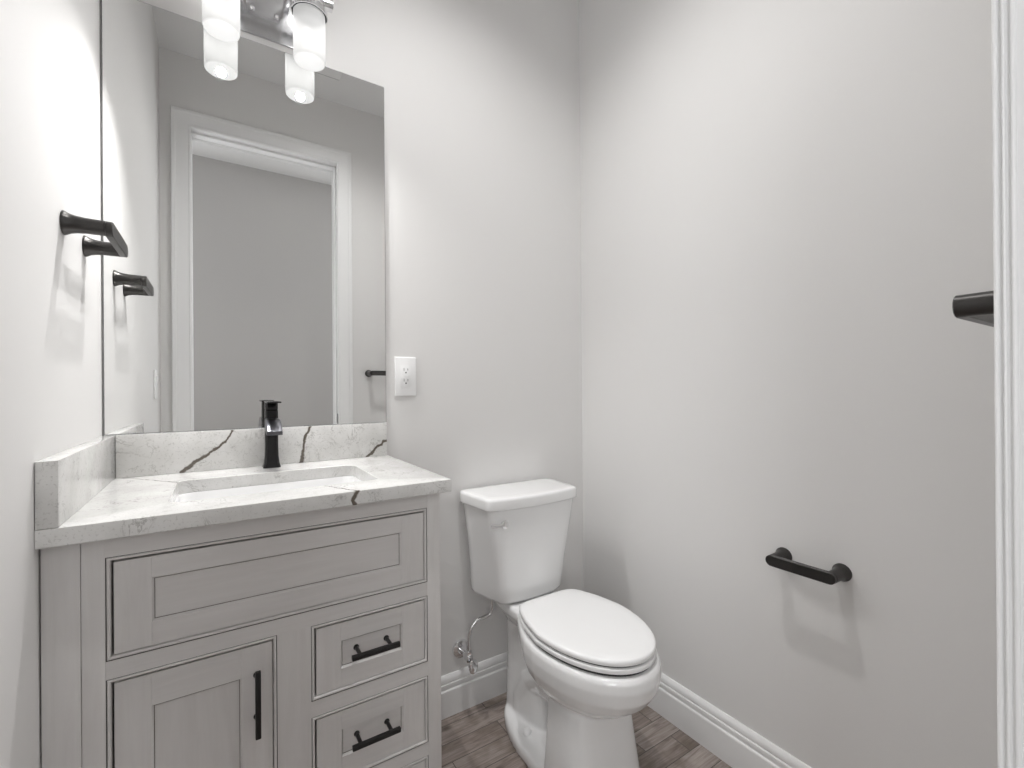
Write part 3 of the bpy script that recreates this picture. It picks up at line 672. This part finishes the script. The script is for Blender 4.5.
# tank
def tankp(z, hr, hf, yf, bul, yr=-0.016, r=0.013, n=110):
    """plan: straight back, raked sides, gently bowed front, rounded corners"""
    c = [(hr * 0.97, yr), (-hr * 0.97, yr), (-hr, yr - 0.03), (-hf, yf + 0.004)] + [(-hf + 2 * hf * k / 12, yf - bul * (1 - (2 * k / 12 - 1) ** 2)) for k in range(1, 12)] + [(hf, yf + 0.004), (hr, yr - 0.03)]
    # chaikin rounding then resample
    P_ = [Vector(p) for p in c]
    # dense subdivide so that only corners get rounded
    dense = []
    for i in range(len(P_)):
        a_, b_ = P_[i], P_[(i + 1) % len(P_)]; L = (b_ - a_).length
        k_ = max(1, int(L / (r * .5)))
        for j_ in range(k_): dense.append(a_.lerp(b_, j_ / k_))
    for _ in range(3):
        nd = []
        for i in range(len(dense)):
            a_, b_ = dense[i], dense[(i + 1) % len(dense)]; nd += [a_.lerp(b_, .25), a_.lerp(b_, .75)]
        dense = nd
    tot = sum((dense[(i + 1) % len(dense)] - dense[i]).length for i in range(len(dense)))
    out = []; acc = 0; i = 0; target = 0
    for k_ in range(n):
        target = tot * k_ / n
        while True:
            L = (dense[(i + 1) % len(dense)] - dense[i]).length
            if acc + L >= target or i >= len(dense) - 1: break
            acc += L; i += 1
        f = (target - acc) / max(L, 1e-9)
        p = dense[i].lerp(dense[(i + 1) % len(dense)], min(max(f, 0), 1)); out.append((TX - 0.006 + p.x, p.y, z))
    return out
q = MB()
lv = [(0.4070, 0.146, 0.116, -0.168, 0.018), (0.4090, 0.150, 0.121, -0.174, 0.020), (0.418, 0.152, 0.124, -0.178, 0.021), (0.46, 0.154, 0.129, -0.181, 0.020), (0.52, 0.158, 0.137, -0.184, 0.019), (0.58, 0.163, 0.147, -0.187, 0.018), (0.64, 0.171, 0.159, -0.189, 0.017), (0.69, 0.178, 0.169, -0.190, 0.017), (0.716, 0.182, 0.174, -0.190, 0.017)]
q.loft([tankp(z, a_, b_, c2, d_) for z, a_, b_, c2, d_ in lv]); q.build('tank', M_CERAMIC, to, smooth=60)
q = MB()
def lidp(z, g): return tankp(z, 0.193 - g, 0.182 - g, -0.200 + g, 0.020, -0.010 - g * .7, r=0.035)
q.loft([lidp(z, g) for z, g in ((0.7165, 0.003), (0.7180, 0.0005), (0.7220, 0.0), (0.7455, 0.0), (0.7505, 0.0015), (0.7535, 0.0045), (0.7550, 0.010), (0.7557, 0.03))]); q.build('tank_lid', M_CERAMIC, to, smooth=60)
# flush lever
lx, lz = 0.979, 0.674; ly = -0.196
fl = MB(); fl.lathe([(0.0065, 0.0), (0.0065, 0.012), (0.0120, 0.014), (0.0130, 0.017), (0.0122, 0.0205), (0.006, 0.022)], (lx, ly + 0.004, lz), (0, -1, 0), 26)
fl.loft([[(lx - d_, ly - y_ - 0.0028, lz - h_), (lx - d_, ly - y_ + 0.0028, lz - h_), (lx - d_, ly - y_ + 0.0028, lz + h_), (lx - d_, ly - y_ - 0.0028, lz + h_)] for d_, y_, h_ in ((0.0, 0.0135, 0.0045), (0.015, 0.0135, 0.0045), (0.030, 0.0115, 0.0042), (0.043, 0.008, 0.0036), (0.046, 0.007, 0.0020))])
fl.build('flush_lever', M_LEVER, to)['label'] = 'polished chrome flush lever'

# ------------------------------------------------------------------ water supply stop
VX, VZ = 0.925, 0.207
sv = thing('supply_valve', 'chrome water supply valve with bent pipe on the wall left of the toilet', 'valve', (VX, 0, VZ - 0.04))
q = MB(); q.lathe([(0.031, -0.0006), (0.031, 0.002), (0.029, 0.006), (0.020, 0.010), (0.0105, 0.011)], (VX, 0, VZ), (0, -1, 0), 30)
q.build('escutcheon', M_CHROME, sv)
q = MB(); q.lathe([(0.008, 0.009), (0.008, 0.040), (0.011, 0.041), (0.011, 0.052), (0.0125, 0.053), (0.0125, 0.072), (0.009, 0.076)], (VX, 0, VZ - 0.004), (0, -1, 0), 20)
q.lathe([(0.010, 0.004), (0.010, 0.014), (0.0115, 0.015), (0.0115, 0.024), (0.007, 0.026)], (VX, -0.062, VZ - 0.004), (0, 0, 1), 6)
q.build('valve_body', M_CHROME, sv)
q = MB()
hx, hy, hz_ = VX + 0.004, -0.088, VZ - 0.022
q.loft([[(hx + 0.016 * math.cos(2 * PI * k_ / 24) * s, -y, hz_ + 0.023 * math.sin(2 * PI * k_ / 24) * s) for k_ in range(24)] for y, s in ((0.080, .7), (0.083, 1), (0.089, 1), (0.092, .75))])
q.build('valve_handle', M_CHROME, sv)
q = MB()
key = [Vector(p) for p in ((VX, -0.062, VZ + 0.018), (VX + 0.001, -0.062, 0.265), (VX + 0.008, -0.062, 0.297), (0.955, -0.063, 0.319), (0.985, -0.066, 0.325), (1.003, -0.068, 0.330), (1.011, -0.070, 0.345), (1.011, -0.070, 0.372), (1.011, -0.070, 0.4035))]
def cr(P_, m_=6):
    out = []
    for i in range(len(P_) - 1):
        p0, p1, p2, p3 = P_[max(i - 1, 0)], P_[i], P_[i + 1], P_[min(i + 2, len(P_) - 1)]
        for k_ in range(m_):
            t_ = k_ / m_
            out.append(0.5 * ((2 * p1) + (p2 - p0) * t_ + (2 * p0 - 5 * p1 + 4 * p2 - p3) * t_ * t_ + (3 * p1 - p0 - 3 * p2 + p3) * t_ ** 3))
    return out + [P_[-1]]
q.tube(cr(key), 0.0062, 12)
q.lathe([(0.0095, 0.0), (0.0095, 0.012), (0.007, 0.014)], (1.011, -0.070, 0.385), (0, 0, 1), 8)
q.build('supply_pipe', M_CHROME, sv)

for ob in bpy.data.objects:
    if '_b' in ob: del ob['_b']
